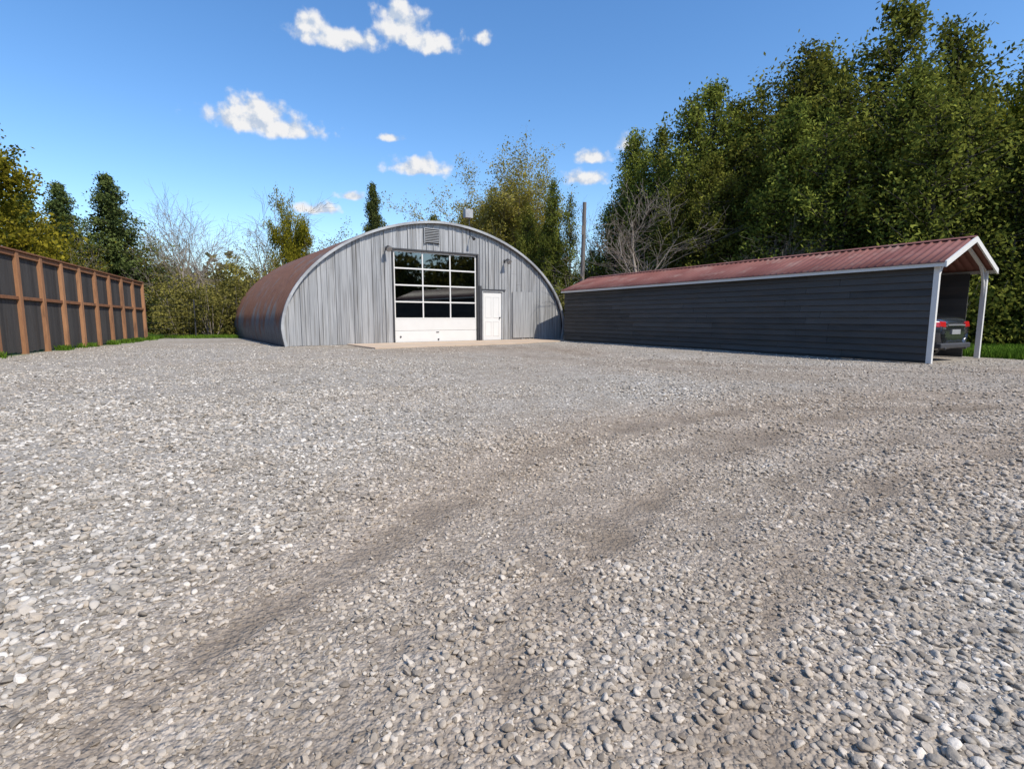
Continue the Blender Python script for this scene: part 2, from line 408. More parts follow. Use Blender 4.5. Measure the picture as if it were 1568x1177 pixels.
for x_ in (1.2,4.0,6.8,9.5):
    for z_ in (.9,1.5,2.1): b.box(x_,x_+2,L-1.2,L-.7,z_,z_+.05)
    for k in range(9):
        w=random.uniform(.15,.4); xx=x_+random.uniform(0,1.5); zz=random.choice((.95,1.55,2.15)); b.box(xx,xx+w,L-1.15,L-.8,zz,zz+random.uniform(.15,.4),0,random.random())
b.box(5,7.2,3,7.2,.3,.9); b.box(5.2,7,4,6.3,.9,1.5)
b.make('interior',['inside'],Q)
b=MB()
b.box(G0-.07,G0,-.06,.04,0,GT,1,.35); b.box(G1,G1+.07,-.06,.04,0,GT,1,.35); b.box(G0-.07,G1+.07,-.06,.04,GT,GT+.07,1,.35)
zg0=.98
b.box(G0+.02,G1-.02,.02,.06,.03,.48,0,.7); b.box(G0+.02,G1-.02,.02,.06,.49,zg0-.04,0,.62)
zs=np.linspace(zg0,GT-.02,5); xs=np.linspace(G0+.02,G1-.02,4)
for z_ in zs: b.box(G0+.02,G1-.02,.015,.065,z_-.035,z_+.02,0,.7)
for i_,x_ in enumerate(xs):
    x0_=min(max(x_-.027,G0+.02),G1-.074)
    for za,zb in zip(zs[:-1],zs[1:]): b.box(x0_,x0_+.054,.02,.06,za+.02,zb-.035,0,.7)
b.box(G0+.02,G1-.02,.02,.06,0,.03,2,.4)
b.make('overhead_door',['white','dark','tyre'],Q,bevel=.004)
b=MB()
for za,zb in zip(zs[:-1],zs[1:]): b.box(G0+.05,G1-.05,.036,.042,za+.018,zb-.03)
b.make('door_glass',['glass'],Q)
b=MB()
for x_,z_ in ((G0+.25,.25),(G0+1.9,.12)): b.cyl((x_,.02,z_),(x_,-.005,z_),.035)
b.box((G0+G1)/2-.06,(G0+G1)/2+.06,-.0,.02,.4,.43)
b.make('door_handles',['dark'],Q)
b=MB()
b.box(D0,D1,-.0,.05,.03,DT-.02,0,.9)
for (x0,x1,z0,z1) in ((.12,.43,.2,.85),(.52,.83,.2,.85),(.12,.43,1.0,1.9),(.52,.83,1.0,1.9)):
    for (q0,q1,r0,r1) in ((x0,x1,z0,z0+.02),(x0,x1,z1-.02,z1),(x0,x0+.02,z0+.02,z1-.02),(x1-.02,x1,z0+.02,z1-.02)):
        b.box(D0+q0,D0+q1,-.01,.0,r0,r1,0,.6)
b.box(D0-.06,D0,-.05,.04,0,DT+.05,2,.5); b.box(D1,D1+.06,-.05,.04,0,DT+.05,2,.5); b.box(D0,D1,-.05,.04,DT-.01,DT+.05,2,.5)
b.cyl((D1-.1,-.0,1.0),(D1-.1,-.07,1.0),.03,m=1); b.box(D0-.02,D1+.05,-.12,.0,0,.03,1)
b.make('entry_door',['white','dark','galv'],Q,bevel=.003)
b=MB(); b.box(G1+.08,G1+.2,-.09,-.035,0,2.35,0,.6); b.box(D0-.15,D1+.18,-.085,-.04,DT+.06,DT+.1,0,.8)
b.make('downpipe',['dark'],Q)
b=MB()
px0,px1,pz=9.75,10.95,2.15
b.box(px0,px1,-.072,-.060,.1,pz,0,.5); 
for x_ in (px0,px1-.04): b.box(x_,x_+.04,-.085,-.073,.1,pz,0,.3)
b.make('patch_panel',['facade'],Q)
b=MB(); vx=5.55
b.box(vx,vx+.62,-.06,-.03,3.95,4.5,1,.5)
b.box(vx-.03,vx,-.1,-.03,3.92,4.53,0,.3); b.box(vx+.62,vx+.65,-.1,-.03,3.92,4.53,0,.3); b.box(vx,vx+.62,-.1,-.03,4.5,4.53,0,.3)
for k in range(8): 
    z_=3.98+k*.063; b.hexa([(vx+.01,-.11,z_),(vx+.61,-.11,z_),(vx+.61,-.062,z_+.03),(vx+.01,-.062,z_+.03),(vx+.01,-.11,z_+.012),(vx+.61,-.11,z_+.012),(vx+.61,-.062,z_+.04),(vx+.01,-.062,z_+.04)],0,.3)
b.make('gable_vent',['galv','dark'],Q)
for x_,z_ in ((3.93,3.62),(9.35,3.45)):
    b=MB(); b.cyl((x_,-.03,z_),(x_,-.30,z_+.06),.02); b.box(x_-.05,x_+.05,-.05,-.03,z_-.07,z_+.07)
    b.cyl((x_,-.25,z_+.06),(x_,-.40,z_-.06),.05,.12); b.cyl((x_,-.401,z_-.061),(x_,-.41,z_-.07),.11,.11,m=1)
    b.make('wall_lamp',['dark','galv'],Q,smooth=False)
mx_=7.62; zz=arch_z(mx_)
b=MB(); b.cyl((mx_,.0,zz-.35),(mx_,0,zz+.55),.02,m=1); b.box(mx_-.24,mx_+.12,-.12,.1,zz+.48,zz+.82,0,.3)
b.cyl((mx_,-.05,zz-.25),(mx_-.02,-.35,zz-.35),.015,m=1); b.cyl((mx_-.02,-.3,zz-.32),(mx_-.02,-.42,zz-.42),.04,.07,m=1)
b.make('roof_antenna_box',['galv','dark'],Q,bevel=.01)
b=MB()
# poured apron in three bays with joints
for (xa,xb,ya,yb) in ((2.3,5.3,-3.1,-3.0),(5.31,8.0,-3.0,-2.9),(8.01,10.9,-2.9,-2.2)):
    b.hexa([(xa,ya,-.05),(xb,yb,-.05),(xb,-.06,-.05),(xa,-.06,-.05),(xa,ya,.03),(xb,yb,.03),(xb,-.06,.03),(xa,-.06,.03)])
b.make('concrete_apron',['concrete'],Q,bevel=.01)

# ------------------------------------------------------------------ carport
C=empty('carport_shed',(9.16,11.75,0),math.atan2(.483,.876))
W,LC,EH,RH,SH=3.02,14.1,2.14,2.78,.09
def T(p): return (p[0],p[1]+SH*p[0],p[2])
class MC(MB):
    def add(s,vs,fs,m=0,tone=None): MB.add(s,[T(p) for p in vs],fs,m,tone)
b=MC(); nb_=13; hb=(EH-.1)/nb_
for side in (0,1):
    x_=0 if side==0 else W; sg=-1 if side==0 else 1
    y0_=.05 if side==0 else .3
    for k in range(nb_):
        z0=.06+k*hb; yy=y0_
        offs=random.uniform(1.5,3.6)
        while yy<LC:
            y1=min(LC,yy+offs); offs=3.66
            o0,o1=.040,.006
            xa=x_+sg*o0; xb=x_+sg*o1
            b.hexa([(xa,yy+.003,z0),(xa,y1-.003,z0),(x_-sg*.01,y1-.003,z0),(x_-sg*.01,yy+.003,z0),(xb,yy+.003,z0+hb-.001),(xb,y1-.003,z0+hb-.001),(x_-sg*.01,y1-.003,z0+hb-.001),(x_-sg*.01,yy+.003,z0+hb-.001)],0,random.uniform(.15,.8))
            yy=y1
    b.box(x_-.02,x_+.02,y0_,LC,0,.058,0,.1)
b.box(0.03,W-.03,LC-.03,LC,0,EH,0,.3)
b.make('side_siding',['siding'],C)
b=MC()
b.box(-.045,.045,-.06,.045,0,EH,0,.8); b.box(W-.045,W+.045,-.06,.045,0,EH,0,.8)
for yk in np.arange(1.5,LC,1.5):
    b.box(.02,.08,yk,yk+.06,0,EH,1,.5); b.box(W-.08,W-.02,yk,yk+.06,0,EH,1,.5)
    b.beam((.05,yk+.03,EH),(W/2,yk+.03,RH-.06),.05,m=1); b.beam((W/2,yk+.03,RH-.06),(W-.05,yk+.03,EH),.05,m=1)
b.box(-.16,-.13,-.18,LC+.1,EH-.06,EH+.02,0,.8); b.box(W+.13,W+.16,-.18,LC+.1,EH-.06,EH+.02,0,.8)
b.box(-.045,.02,.046,LC,EH-.03,EH-.005,0,.6)
def slope_pt(t,dz=0): return (-.16+t*(W/2+.16),EH+t*(RH-EH)+dz)
for sgn in (0,1):
    def mp(x): return x if sgn==0 else W-x
    for (ya,yb) in ((-.215,-.18),):
        a0=slope_pt(0);a1=slope_pt(1)
        P=[(mp(a0[0]),ya,a0[1]-.08),(mp(a1[0]),ya,a1[1]-.08),(mp(a1[0]),yb,a1[1]-.08),(mp(a0[0]),yb,a0[1]-.08),(mp(a0[0]),ya,a0[1]+.045),(mp(a1[0]),ya,a1[1]+.045),(mp(a1[0]),yb,a1[1]+.045),(mp(a0[0]),yb,a0[1]+.045)]
        b.hexa(P,0,.8)
    b.beam((mp(.0),-.0,EH-.02),(mp(W/2),0,RH-.09),.06,m=0,tone=.7)
    pts=[(mp(.03+.75*(1-math.cos(t))),0.0,EH-.62+.86*math.sin(t)) for t in np.linspace(0,1.25,7)]
    for p0,p1 in zip(pts[:-1],pts[1:]): b.beam(p0,p1,.05,m=0,tone=.7)
b.make('frame_and_trim',['white','galv'],C)
yr=[];hr=[]
y_=-.18
while y_<LC+.1:
    for dy_,h_ in ((0,0),(.05,0),(.075,.028),(.105,.028),(.13,0)):
        yr.append(y_+dy_); hr.append(h_)
    y_+=.18
V=[];F=[]
for y_,h_ in zip(yr,hr):
    for (x_,z_) in ((-.18,EH+.015),(-.18,EH+.03),(W/2*.5-.09,(EH+RH)/2+.03),(W/2,RH+.03),(W*.75+.09,(EH+RH)/2+.03),(W+.18,EH+.03),(W+.18,EH+.015)):
        hh=h_ if z_!=EH+.015 else 0
        V.append(T((x_,y_,z_+hh)))
k=7
for i in range(len(yr)-1):
    for j in range(k-1): F.append((i*k+j,i*k+j+1,(i+1)*k+j+1,(i+1)*k+j))
tone=np.repeat(.5+.25*np.sin(np.arange(len(yr))*.13),k)
obj('metal_roof',mesh_np('metal_roof',V,F,[M['redroof']],tone=tone),C)
b=MC(); 
for sgn in (-1,1): b.hexa([(W/2,-.2,RH+.062),(W/2,LC+.1,RH+.062),(W/2+sgn*.14,LC+.1,RH+.01),(W/2+sgn*.14,-.2,RH+.01),(W/2,-.2,RH+.068),(W/2,LC+.1,RH+.068),(W/2+sgn*.14,LC+.1,RH+.07-.05),(W/2+sgn*.14,-.2,RH+.07-.05)],0,.6)
b.make('ridge_cap',['redroof'],C)

# ------------------------------------------------------------------ car
K=empty('parked_car',(10.30,12.50,0),math.atan2(.876,-.483))
st=[(0.0,.42,.86,.66),(.04,.34,.95,.78),(.16,.26,1.03,.86),(.45,.22,1.06,.90),(.9,.20,1.03,.91),(1.6,.19,.98,.92),(2.6,.19,.95,.92),(3.2,.19,.95,.91),(3.8,.21,.90,.90),(4.3,.24,.80,.85),(4.5,.28,.70,.74),(4.56,.36,.62,.62)]
V=[];F=[]
for x_,zl,zt,hw in st:
    ring=[(0,zl),(hw*.8,zl),(hw*.96,zl+.10),(hw,zl+.30 if zl+.3<zt-.2 else (zl+zt)/2),(hw*.985,zt-.16),(hw*.90,zt-.03),(hw*.6,zt),(0,zt+.015)]
    full=[(x_,y_,z_) for y_,z_ in ring]+[(x_,-y_,z_) for y_,z_ in ring[-2:0:-1]]
    V+=full
k=14
for i in range(len(st)-1):
    for j in range(k): F.append((i*k+j,i*k+(j+1)%k,(i+1)*k+(j+1)%k,(i+1)*k+j))
me=bpy.data.meshes.new('body'); me.from_pydata(V,[],F+[tuple(range(k)),tuple(range((len(st)-1)*k,len(st)*k))[::-1]]); me.materials.append(M['paint'])
for p in me.polygons: p.use_smooth=True
o=obj('body',me,K); o.modifiers.new('s','SUBSURF').levels=2; o.modifiers['s'].render_levels=2
cab=[(.50,1.04,1.05,.72),(.85,1.0,1.22,.68),(1.25,.98,1.39,.62),(1.7,.97,1.45,.60),(2.3,.95,1.45,.61),(2.7,.95,1.32,.66),(3.25,.93,.97,.74)]
V=[];F=[];mi=[]
for x_,zl,zt,hw in cab:
    h_=zt-zl; b0=.84
    ring=[(b0,zl-.06),(b0-(b0-hw)*.5,zl+h_*.5),(hw,zt-.03*min(1,h_*4)),(hw*.8,zt),(0,zt+.02)]
    V+=[(x_,y_,z_) for y_,z_ in ring]+[(x_,-y_,z_) for y_,z_ in ring[-2::-1]]
k=9
for i in range(len(cab)-1):
    for j in range(k-1):
        F.append((i*k+j,i*k+j+1,(i+1)*k+j+1,(i+1)*k+j))
        side=j in (0,1,6,7); glassy=(side and 1<=i<=4) or (not side and i in (0,1,4,5))
        mi.append(1 if glassy else 0)
me=bpy.data.meshes.new('cabin'); me.from_pydata(V,[],F); me.materials.append(M['paint']); me.materials.append(M['cglass']); me.polygons.foreach_set('material_index',mi)
for p in me.polygons: p.use_smooth=True
o=obj('cabin',me,K); o.modifiers.new('s','SUBSURF').levels=1; o.modifiers['s'].render_levels=1
for wx in (.95,3.6):
    for wy in (-.83,.83):
        b=MB(); sgn=1 if wy>0 else -1
        b.cyl((wx,wy-.10*sgn,.33),(wx,wy+.10*sgn,.33),.33,n=28,m=0); b.cyl((wx,wy+.101*sgn,.33),(wx,wy+.112*sgn,.33),.22,n=24,m=1)
        for q in range(5):
            t=q*1.2566; b.beam((wx,wy+.118*sgn,.33),(wx+.2*math.cos(t),wy+.118*sgn,.33+.2*math.sin(t)),.05,.01,m=1,tone=.9)
        b.make('wheel',['tyre','galv'],K,bevel=.01)
b=MB()
for sg in (1,-1):
    P0=[(.30,.905),(.10,.86),(.005,.72),(-.015,.48)]
    for (xa,ya),(xb,yb) in zip(P0[:-1],P0[1:]):
        b.hexa([(xa,sg*ya,.80),(xb,sg*yb,.78),(xb+.06,sg*(yb-.05),.78),(xa+.06,sg*(ya-.05),.80),(xa+.02,sg*(ya-.015),.92),(xb+.02,sg*(yb-.015),.91),(xb+.08,sg*(yb-.06),.91),(xa+.08,sg*(ya-.06),.92)],0)
b.make('tail_lights',['red'],K,bevel=.012)
b=MB(); b.box(-.025,.03,-.2,.2,.62,.73,0,.1); b.box(-.03,.0,-.4,.4,.82,.835,1,.1); b.make('licence_plate_and_trim',['galv','galv'],K)
b=MB(); b.box(-.05,.12,-.72,.72,.30,.42); b.cyl((-.06,.5,.3),(.1,.5,.3),.035); b.cyl((-.06,-.5,.3),(.1,-.5,.3),.035); b.make('rear_bumper',['dark'],K,bevel=.03)

# ------------------------------------------------------------------ fence
Fn=empty('wooden_privacy_fence',(-13.36,13.93,0),math.atan2(.954,-.3))
def fh(q): return 2.86-.028*q
b=MB(); 
q=-6.2; posts=[]
while q<11.6: posts.append(q); q+=1.22
for q in posts:
    h_=fh(q); b.box(q-.075,q+.075,-.11,.03,-.05,h_-.03,0,random.uniform(.4,.9))
for a0,a1 in zip(posts[:-1],posts[1:]):
    for fz,th in ((.985,.12),(.56,.09)):
        h0,h1=fh(a0)*fz,fh(a1)*fz
        b.hexa([(a0+.077,-.085,h0-th),(a1-.077,-.085,h1-th),(a1-.077,-.025,h1-th),(a0+.077,-.025,h0-th),(a0+.077,-.085,h0),(a1-.077,-.085,h1),(a1-.077,-.025,h1),(a0+.077,-.025,h0)],0,random.uniform(.0,.45))
b.hexa([(posts[0],-.13,fh(posts[0])-.028),(posts[-1]+.08,-.13,fh(posts[-1])-.028),(posts[-1]+.08,.06,fh(posts[-1])-.028),(posts[0],.06,fh(posts[0])-.028),(posts[0],-.13,fh(posts[0])+.02),(posts[-1]+.08,-.13,fh(posts[-1])+.02),(posts[-1]+.08,.06,fh(posts[-1])+.02),(posts[0],.06,fh(posts[0])+.02)],0,.05)
b.make('posts_and_rails',['wood'],Fn,bevel=.006)
b=MB(); q=posts[0]
while q<posts[-1]:
    w=.14; h0=fh(q)-.05
    b.box(q,q+w-.006,-.02+random.uniform(0,.004),.004,.05+random.uniform(-.02,.02),h0,0,random.uniform(.1,.9)); q+=w
b.make('boards',['fboard'],Fn)
Wf=empty('wire_fence',(-16.9,24.9,0),math.radians(66))
b=MB()
for q in np.arange(0,5.5,2.4): b.cyl((q,0,0),(q,0,1.9),.03)
for z_ in np.arange(.2,1.9,.28): b.cyl((0,0,z_),(4.8,0,z_),.003,n=4)
for x_ in np.arange(0,4.8,.35): b.cyl((x_,0,.1),(x_,0,1.85),.002,n=4)
b.make('posts_and_wire',['dark'],Wf)
b=MB(); b.cyl((0,0,0),(.12,0,7.4),.14,.10,n=14); b.box(-.05,.09,-.22,-.13,5.6,6.1); 
b.make('utility_pole',['pole'],loc=(3.95,31,0))

# ------------------------------------------------------------------ vegetation
def tubes(S,n=5):
    S=np.array(S,dtype=np.float64)
    p0=S[:,0:3];p1=S[:,3:6];r0=S[:,6];r1=S[:,7]
    d=p1-p0; d/=np.linalg.norm(d,axis=1)[:,None]+1e-9
    ref=np.where(np.abs(d[:,2:3])<.9,np.array([[0,0,1.]]),np.array([[1.,0,0]]))
    x=np.cross(d,ref); x/=np.linalg.norm(x,axis=1)[:,None]; y=np.cross(d,x)
    t=np.arange(n)*2*np.pi/n
    ring=x[:,None,:]*np.cos(t)[None,:,None]+y[:,None,:]*np.sin(t)[None,:,None]
    V=np.concatenate([p0[:,None]+ring*r0[:,None,None],p1[:,None]+ring*r1[:,None,None]],1)
    m_=len(S); base=(np.arange(m_)*2*n)[:,None,None]
    i=np.arange(n); f=np.stack([i,(i+1)%n,n+(i+1)%n,n+i],-1)[None]
    return V.reshape(-1,3),(base+f).reshape(-1,4)
def leaf_quads(P,sz,tone,r,elong=1.8):
    n=len(P); nv=r.normal(size=(n,3)); nv/=np.linalg.norm(nv,axis=1)[:,None]
    a=r.normal(size=(n,3)); u=np.cross(nv,a); u/=np.linalg.norm(u,axis=1)[:,None]+1e-9; w=np.cross(nv,u)
    s=(sz*r.uniform(.6,1.4,n))[:,None]
    V=np.stack([P-w*s*elong*.5,P+u*s*.5,P+w*s*elong*.5,P-u*s*.5],1).reshape(-1,3)
    F=np.arange(4*n).reshape(n,4)
    return V,F,np.repeat(tone,4)
def assemble(name,S,LP,lsz,ltone,barkm,leafm,r,sides=5,**kw):
    Vs=[];Fs=[];ms=[];ts=[];b0=0
    if len(S):
        V,F=tubes(S,sides); Vs.append(V);Fs.append(F);ms.append(np.zeros(len(F)));ts.append(r.uniform(.2,.8,len(V)));b0=len(V)
    if LP is not None and len(LP):
        V,F,t=leaf_quads(LP,lsz,ltone,r,**kw); Vs.append(V);Fs.append(F+b0);ms.append(np.ones(len(F)));ts.append(t)
    return mesh_np(name,np.concatenate(Vs),np.concatenate(Fs),[M[barkm],M[leafm]],np.concatenate(ms),np.concatenate(ts))
def conifer(name,seed,H,Rr,nb,leafm,mode='cedar',lsz=.10,per=26):
    r=np.random.default_rng(seed); S=[];P=[];tn=[]
    if mode=='cedar':
        leaders=[(0,0,1,.68,.32)]
        for k in range(6):
            a=k*1.047+r.uniform(-.5,.5); d=Rr*r.uniform(.38,.66)
            leaders.append((d*math.cos(a),d*math.sin(a),r.uniform(.62,.95),r.uniform(.46,.62),.68/6))
    else: leaders=[(0,0,1,1,1)]
    for ox,oy,hf,rf,share in leaders:
        h_=H*hf; R_=Rr*rf; seg=8
        ph=r.uniform(0,6.28,4)
        def axis(t): 
            return np.array([ox*(min(1,t*2.5)),oy*min(1,t*2.5),0])+np.array([.12*math.sin(t*4+ph[3]),.12*math.cos(t*5+ph[2]),t*h_])
        for i in range(seg):
            S.append([*axis(i/seg),*axis((i+1)/seg*.98),.2*hf*(1-i/seg)+.02,.2*hf*(1-(i+1)/seg)+.012])
        for k in range(int(nb*share)):
            t=r.random()**(1.0)*.97+.03
            az=r.uniform(0,6.28)
            if mode=='cedar':
                prof=(1-t)**.45*min(1,.8+t*1.5)
                prof*=1+.20*math.sin(3*az+ph[0]+t*7)+.15*math.sin(5*az+ph[1]-t*11)+.14*math.sin(t*19+ph[2])
                rise=.5
            else:
                t=r.random()**1.4*.97+.03
                prof=(1-t)**.85*(1+.18*math.sin(t*38+ph[2])+.2*math.sin(2*az+ph[0])); rise=.08
            rad=max(.10,R_*prof*r.uniform(.65,1.2))
            base=axis(t)
            dirv=np.array([math.cos(az),math.sin(az),rise*r.uniform(.3,1.2)])
            tip=base+dirv*rad; tip[2]=min(tip[2],h_*1.01); mid=(base+tip)/2+np.array([0,0,-.08*rad])
            S.append([*base,*mid,.03+.008*rad,.022]);S.append([*mid,*tip,.022,.006])
            bt=r.uniform(.0,.9)
            nc=max(2,int(2+rad*2.3))
            for j in range(nc):
                f=.25+.8*(j+r.random())/nc
                c=base+(tip-base)*f+r.normal(0,.06*rad+.05,3)
                m_=int(per*r.uniform(.5,1.5)); sg=np.array([.17,.17,.22 if mode=='cedar' else .09])*(1.0+.12*rad)
                P.append(c+r.normal(size=(m_,3))*sg)
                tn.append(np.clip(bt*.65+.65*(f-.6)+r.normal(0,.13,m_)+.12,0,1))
    P=np.concatenate(P);tn=np.concatenate(tn); P[:,2]=np.maximum(P[:,2],.05)
    return assemble(name,S,P,lsz,tn,'bark',leafm,r,elong=2.0)
def decid(name,seed,H,levels,leafm,spread=.6,kids=(4,3,4,4,3),leafper=0,lsz=.1,upb=.1,r0=.16,barkm='bark',lspread=.25,trunkfrac=.38,multi=1,wide=1.0):
    r=np.random.default_rng(seed);S=[];P=[];tn=[]
    def grow(p,d,Ln,rad,lev):
        nseg=5 if lev==0 else 3
        for i in range(nseg):
            d=d+r.normal(0,.10+.03*lev,3)+np.array([0,0,upb]); d/=np.linalg.norm(d)
            q=p+d*Ln/nseg; ra=rad*(1-i/nseg*.55); rb=rad*(1-(i+1)/nseg*.55)
            S.append([*p,*q,ra,rb]); 
            if lev<levels and (lev>0 or i>=1):
                nk=kids[lev]/ (nseg-(1 if lev==0 else 0)); nk=int(nk)+(r.random()<nk-int(nk))
                for _ in range(nk):
                    a=r.normal(size=3); a-=a.dot(d)*d; a/=np.linalg.norm(a); th=spread*r.uniform(.6,1.35)
                    cd=d*math.cos(th)+a*math.sin(th)
                    grow(p+(q-p)*r.random(),cd,Ln*r.uniform(.5,.75)*(1.15 if lev==0 else 1),max(rb*.55,.007),lev+1)
            if leafper and lev>=levels-1:
                m_=max(1,int(leafper*r.uniform(.3,1.7))); bt=r.uniform(0,.8)
                P.append(q+r.normal(size=(m_,3))*lspread); tn.append(np.clip(bt+r.normal(0,.15,m_),0,1))
            p=q
    for k in range(multi):
        a=r.uniform(0,6.28); d0=np.array([math.cos(a)*.25*(multi>1),math.sin(a)*.25*(multi>1),1.]); grow(np.array([r.normal(0,.1)*(multi>1),r.normal(0,.1)*(multi>1),0.]),d0/np.linalg.norm(d0),H*trunkfrac*1.45,r0,0)
    zmax=max(s[5] for s in S); k=H/zmax; kk=np.array([k*wide,k*wide,k])
    S=[[*(np.array(s[:3])*kk),*(np.array(s[3:6])*kk),s[6],s[7]] for s in S]
    LP=np.concatenate(P)*kk if P else None
    return assemble(name,S,LP,lsz,np.concatenate(tn) if P else None,barkm,leafm,r,sides=4 if len(S)>3000 else 5)
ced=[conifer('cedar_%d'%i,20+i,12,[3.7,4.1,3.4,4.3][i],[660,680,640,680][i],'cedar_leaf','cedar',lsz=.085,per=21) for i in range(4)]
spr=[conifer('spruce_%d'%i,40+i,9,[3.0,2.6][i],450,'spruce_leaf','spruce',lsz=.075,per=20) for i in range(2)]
brd=[decid('broadleaf_%d'%i,60+i,11,4,'broad_leaf',spread=.7,kids=(8,5,4,3),leafper=20,lsz=.11,lspread=.30,wide=1.1) for i in range(2)]
wil=decid('willow',70,12,4,'willow_leaf',spread=.45,kids=(9,6,5,4),leafper=11,lsz=.065,upb=.10,lspread=.16,barkm='twig',trunkfrac=.3,multi=3,wide=1.15)
bar=[decid('bare_%d'%i,80+i,9,4,'willow_leaf',spread=.6,kids=(6,5,5,4),leafper=0,upb=.05,r0=.12,barkm='twig',multi=1) for i in range(2)]
bud=decid('budding',91,9,4,'broad_leaf',spread=.5,kids=(6,5,4,3),leafper=3,lsz=.07,lspread=.2,barkm='twig')
def tree(name,me,x,y,H,base,wid=1.0):
    s=H/base; obj(name,me,loc=(x,y,-.05),rot=(0,0,random.uniform(0,6.28)),scale=(s*wid,s*wid,s))
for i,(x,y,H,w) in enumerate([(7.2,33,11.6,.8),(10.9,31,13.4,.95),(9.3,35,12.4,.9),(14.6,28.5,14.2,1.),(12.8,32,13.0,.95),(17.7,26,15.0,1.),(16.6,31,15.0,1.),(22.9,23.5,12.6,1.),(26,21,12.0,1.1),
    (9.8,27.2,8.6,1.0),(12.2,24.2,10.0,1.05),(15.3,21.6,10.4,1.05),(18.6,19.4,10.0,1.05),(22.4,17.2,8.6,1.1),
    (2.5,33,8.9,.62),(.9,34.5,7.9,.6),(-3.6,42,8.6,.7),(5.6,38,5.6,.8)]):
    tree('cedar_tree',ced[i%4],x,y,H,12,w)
for i,(x,y,H,w) in enumerate([(-24.4,33.5,9.4,1.05),(-28.3,32,8.0,1.),(-9.0,36,9.5,.6),(-6.2,43,8.8,.9),(-31,38,10,1)]):
    tree('spruce_tree',spr[i%2],x,y,H,9,w)
tree('broadleaf_tree',brd[0],-26.4,26.2,11.8,11,1.0)
tree('broadleaf_tree',brd[1],-30.5,29.5,11.5,11,1.0)
tree('broadleaf_tree',brd[1],20.8,23.6,14.0,11,.62)
tree('broadleaf_tree',brd[0],-14.2,36,9.4,11,.42)
tree('willow_tree',wil,.1,38,12.4,12,1.0)
for i,(x,y,H,w) in enumerate([(-23.2,38,9.6,1.),(-20,37,9.8,1.),(-16.9,38,10.0,1.),(6.35,24.9,8.3,1.3),(4.9,34,8.2,.9),(-27,36,8,1),(11.3,22.8,5.6,1.),(-18.4,31,8.0,1.)]):
    tree('bare_tree',bar[i%2],x,y,H,9,w)
for i,(x,y,H,w) in enumerate([(-22,35,7.2,1.1),(-12.4,37,7.6,1.1),(-25,31,6,1.1),(-15.4,33,6.4,1.),(-11,34,6.5,1.1)]):
    tree('budding_tree',bud,x,y,H,9,w)

def thicket(name,spots,leafm,seed,lsz=.12,per=420):
    r=np.random.default_rng(seed);P=[];tn=[];S=[]
    for x,y,h,w in spots:
        nc=int(10+h*w*5)
        for k in range(nc):
            a=r.uniform(0,6.28); rr=w*math.sqrt(r.random()); zz=h*r.random()**.8*(1-.45*(rr/w)**2)
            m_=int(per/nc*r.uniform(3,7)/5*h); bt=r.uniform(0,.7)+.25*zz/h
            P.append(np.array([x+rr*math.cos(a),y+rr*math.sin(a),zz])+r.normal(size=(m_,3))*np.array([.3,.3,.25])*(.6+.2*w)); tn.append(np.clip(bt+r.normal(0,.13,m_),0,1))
            if k%2==0: S.append([x+.2*math.cos(a),y+.2*math.sin(a),0,x+rr*math.cos(a),y+rr*math.sin(a),zz+.4,.025,.006])
    P=np.concatenate(P); P[:,2]=np.maximum(P[:,2],.03)
    obj(name,assemble(name,S,P,lsz,np.concatenate(tn),'twig',leafm,r,elong=1.6))
r=np.random.default_rng(5)
sp=[(x+r.normal(0,.6),29.5+r.uniform(-1.5,5)+ (-.25*(x+12)),r.uniform(2.4,4.7),r.uniform(1.,1.7)) for x in np.arange(-28,-11.5,.55)]
sp+=[(-16.2-.6*k*.5+r.normal(0,.3),28.2+r.uniform(-.8,1.2)+k*.1,r.uniform(1.4,3.0),1.0) for k in range(9)]
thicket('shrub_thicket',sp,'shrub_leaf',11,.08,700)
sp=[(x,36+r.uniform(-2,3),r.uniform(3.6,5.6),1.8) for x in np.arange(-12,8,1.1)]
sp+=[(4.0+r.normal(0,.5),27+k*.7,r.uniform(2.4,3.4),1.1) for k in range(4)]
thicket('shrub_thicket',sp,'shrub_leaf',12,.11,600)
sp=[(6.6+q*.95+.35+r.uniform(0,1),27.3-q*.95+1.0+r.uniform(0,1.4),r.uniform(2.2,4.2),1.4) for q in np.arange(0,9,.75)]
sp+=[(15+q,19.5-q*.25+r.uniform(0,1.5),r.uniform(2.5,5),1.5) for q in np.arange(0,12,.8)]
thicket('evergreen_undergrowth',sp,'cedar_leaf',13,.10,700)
sp=[]
for k in range(230):
    a=2*math.pi*k/230; rad=58+r.uniform(-5,8); x=rad*math.sin(a);y=rad*math.cos(a)+5
    fr_=(math.cos(a)>.35)
    sp.append((x,y,(r.uniform(5.,7.5) if fr_ else r.uniform(10,16)),3.4)); 
    if not fr_: sp.append((x*.97,y*.97,4,3.4))
thicket('distant_trees',sp,'shrub_leaf',14,.5,75)

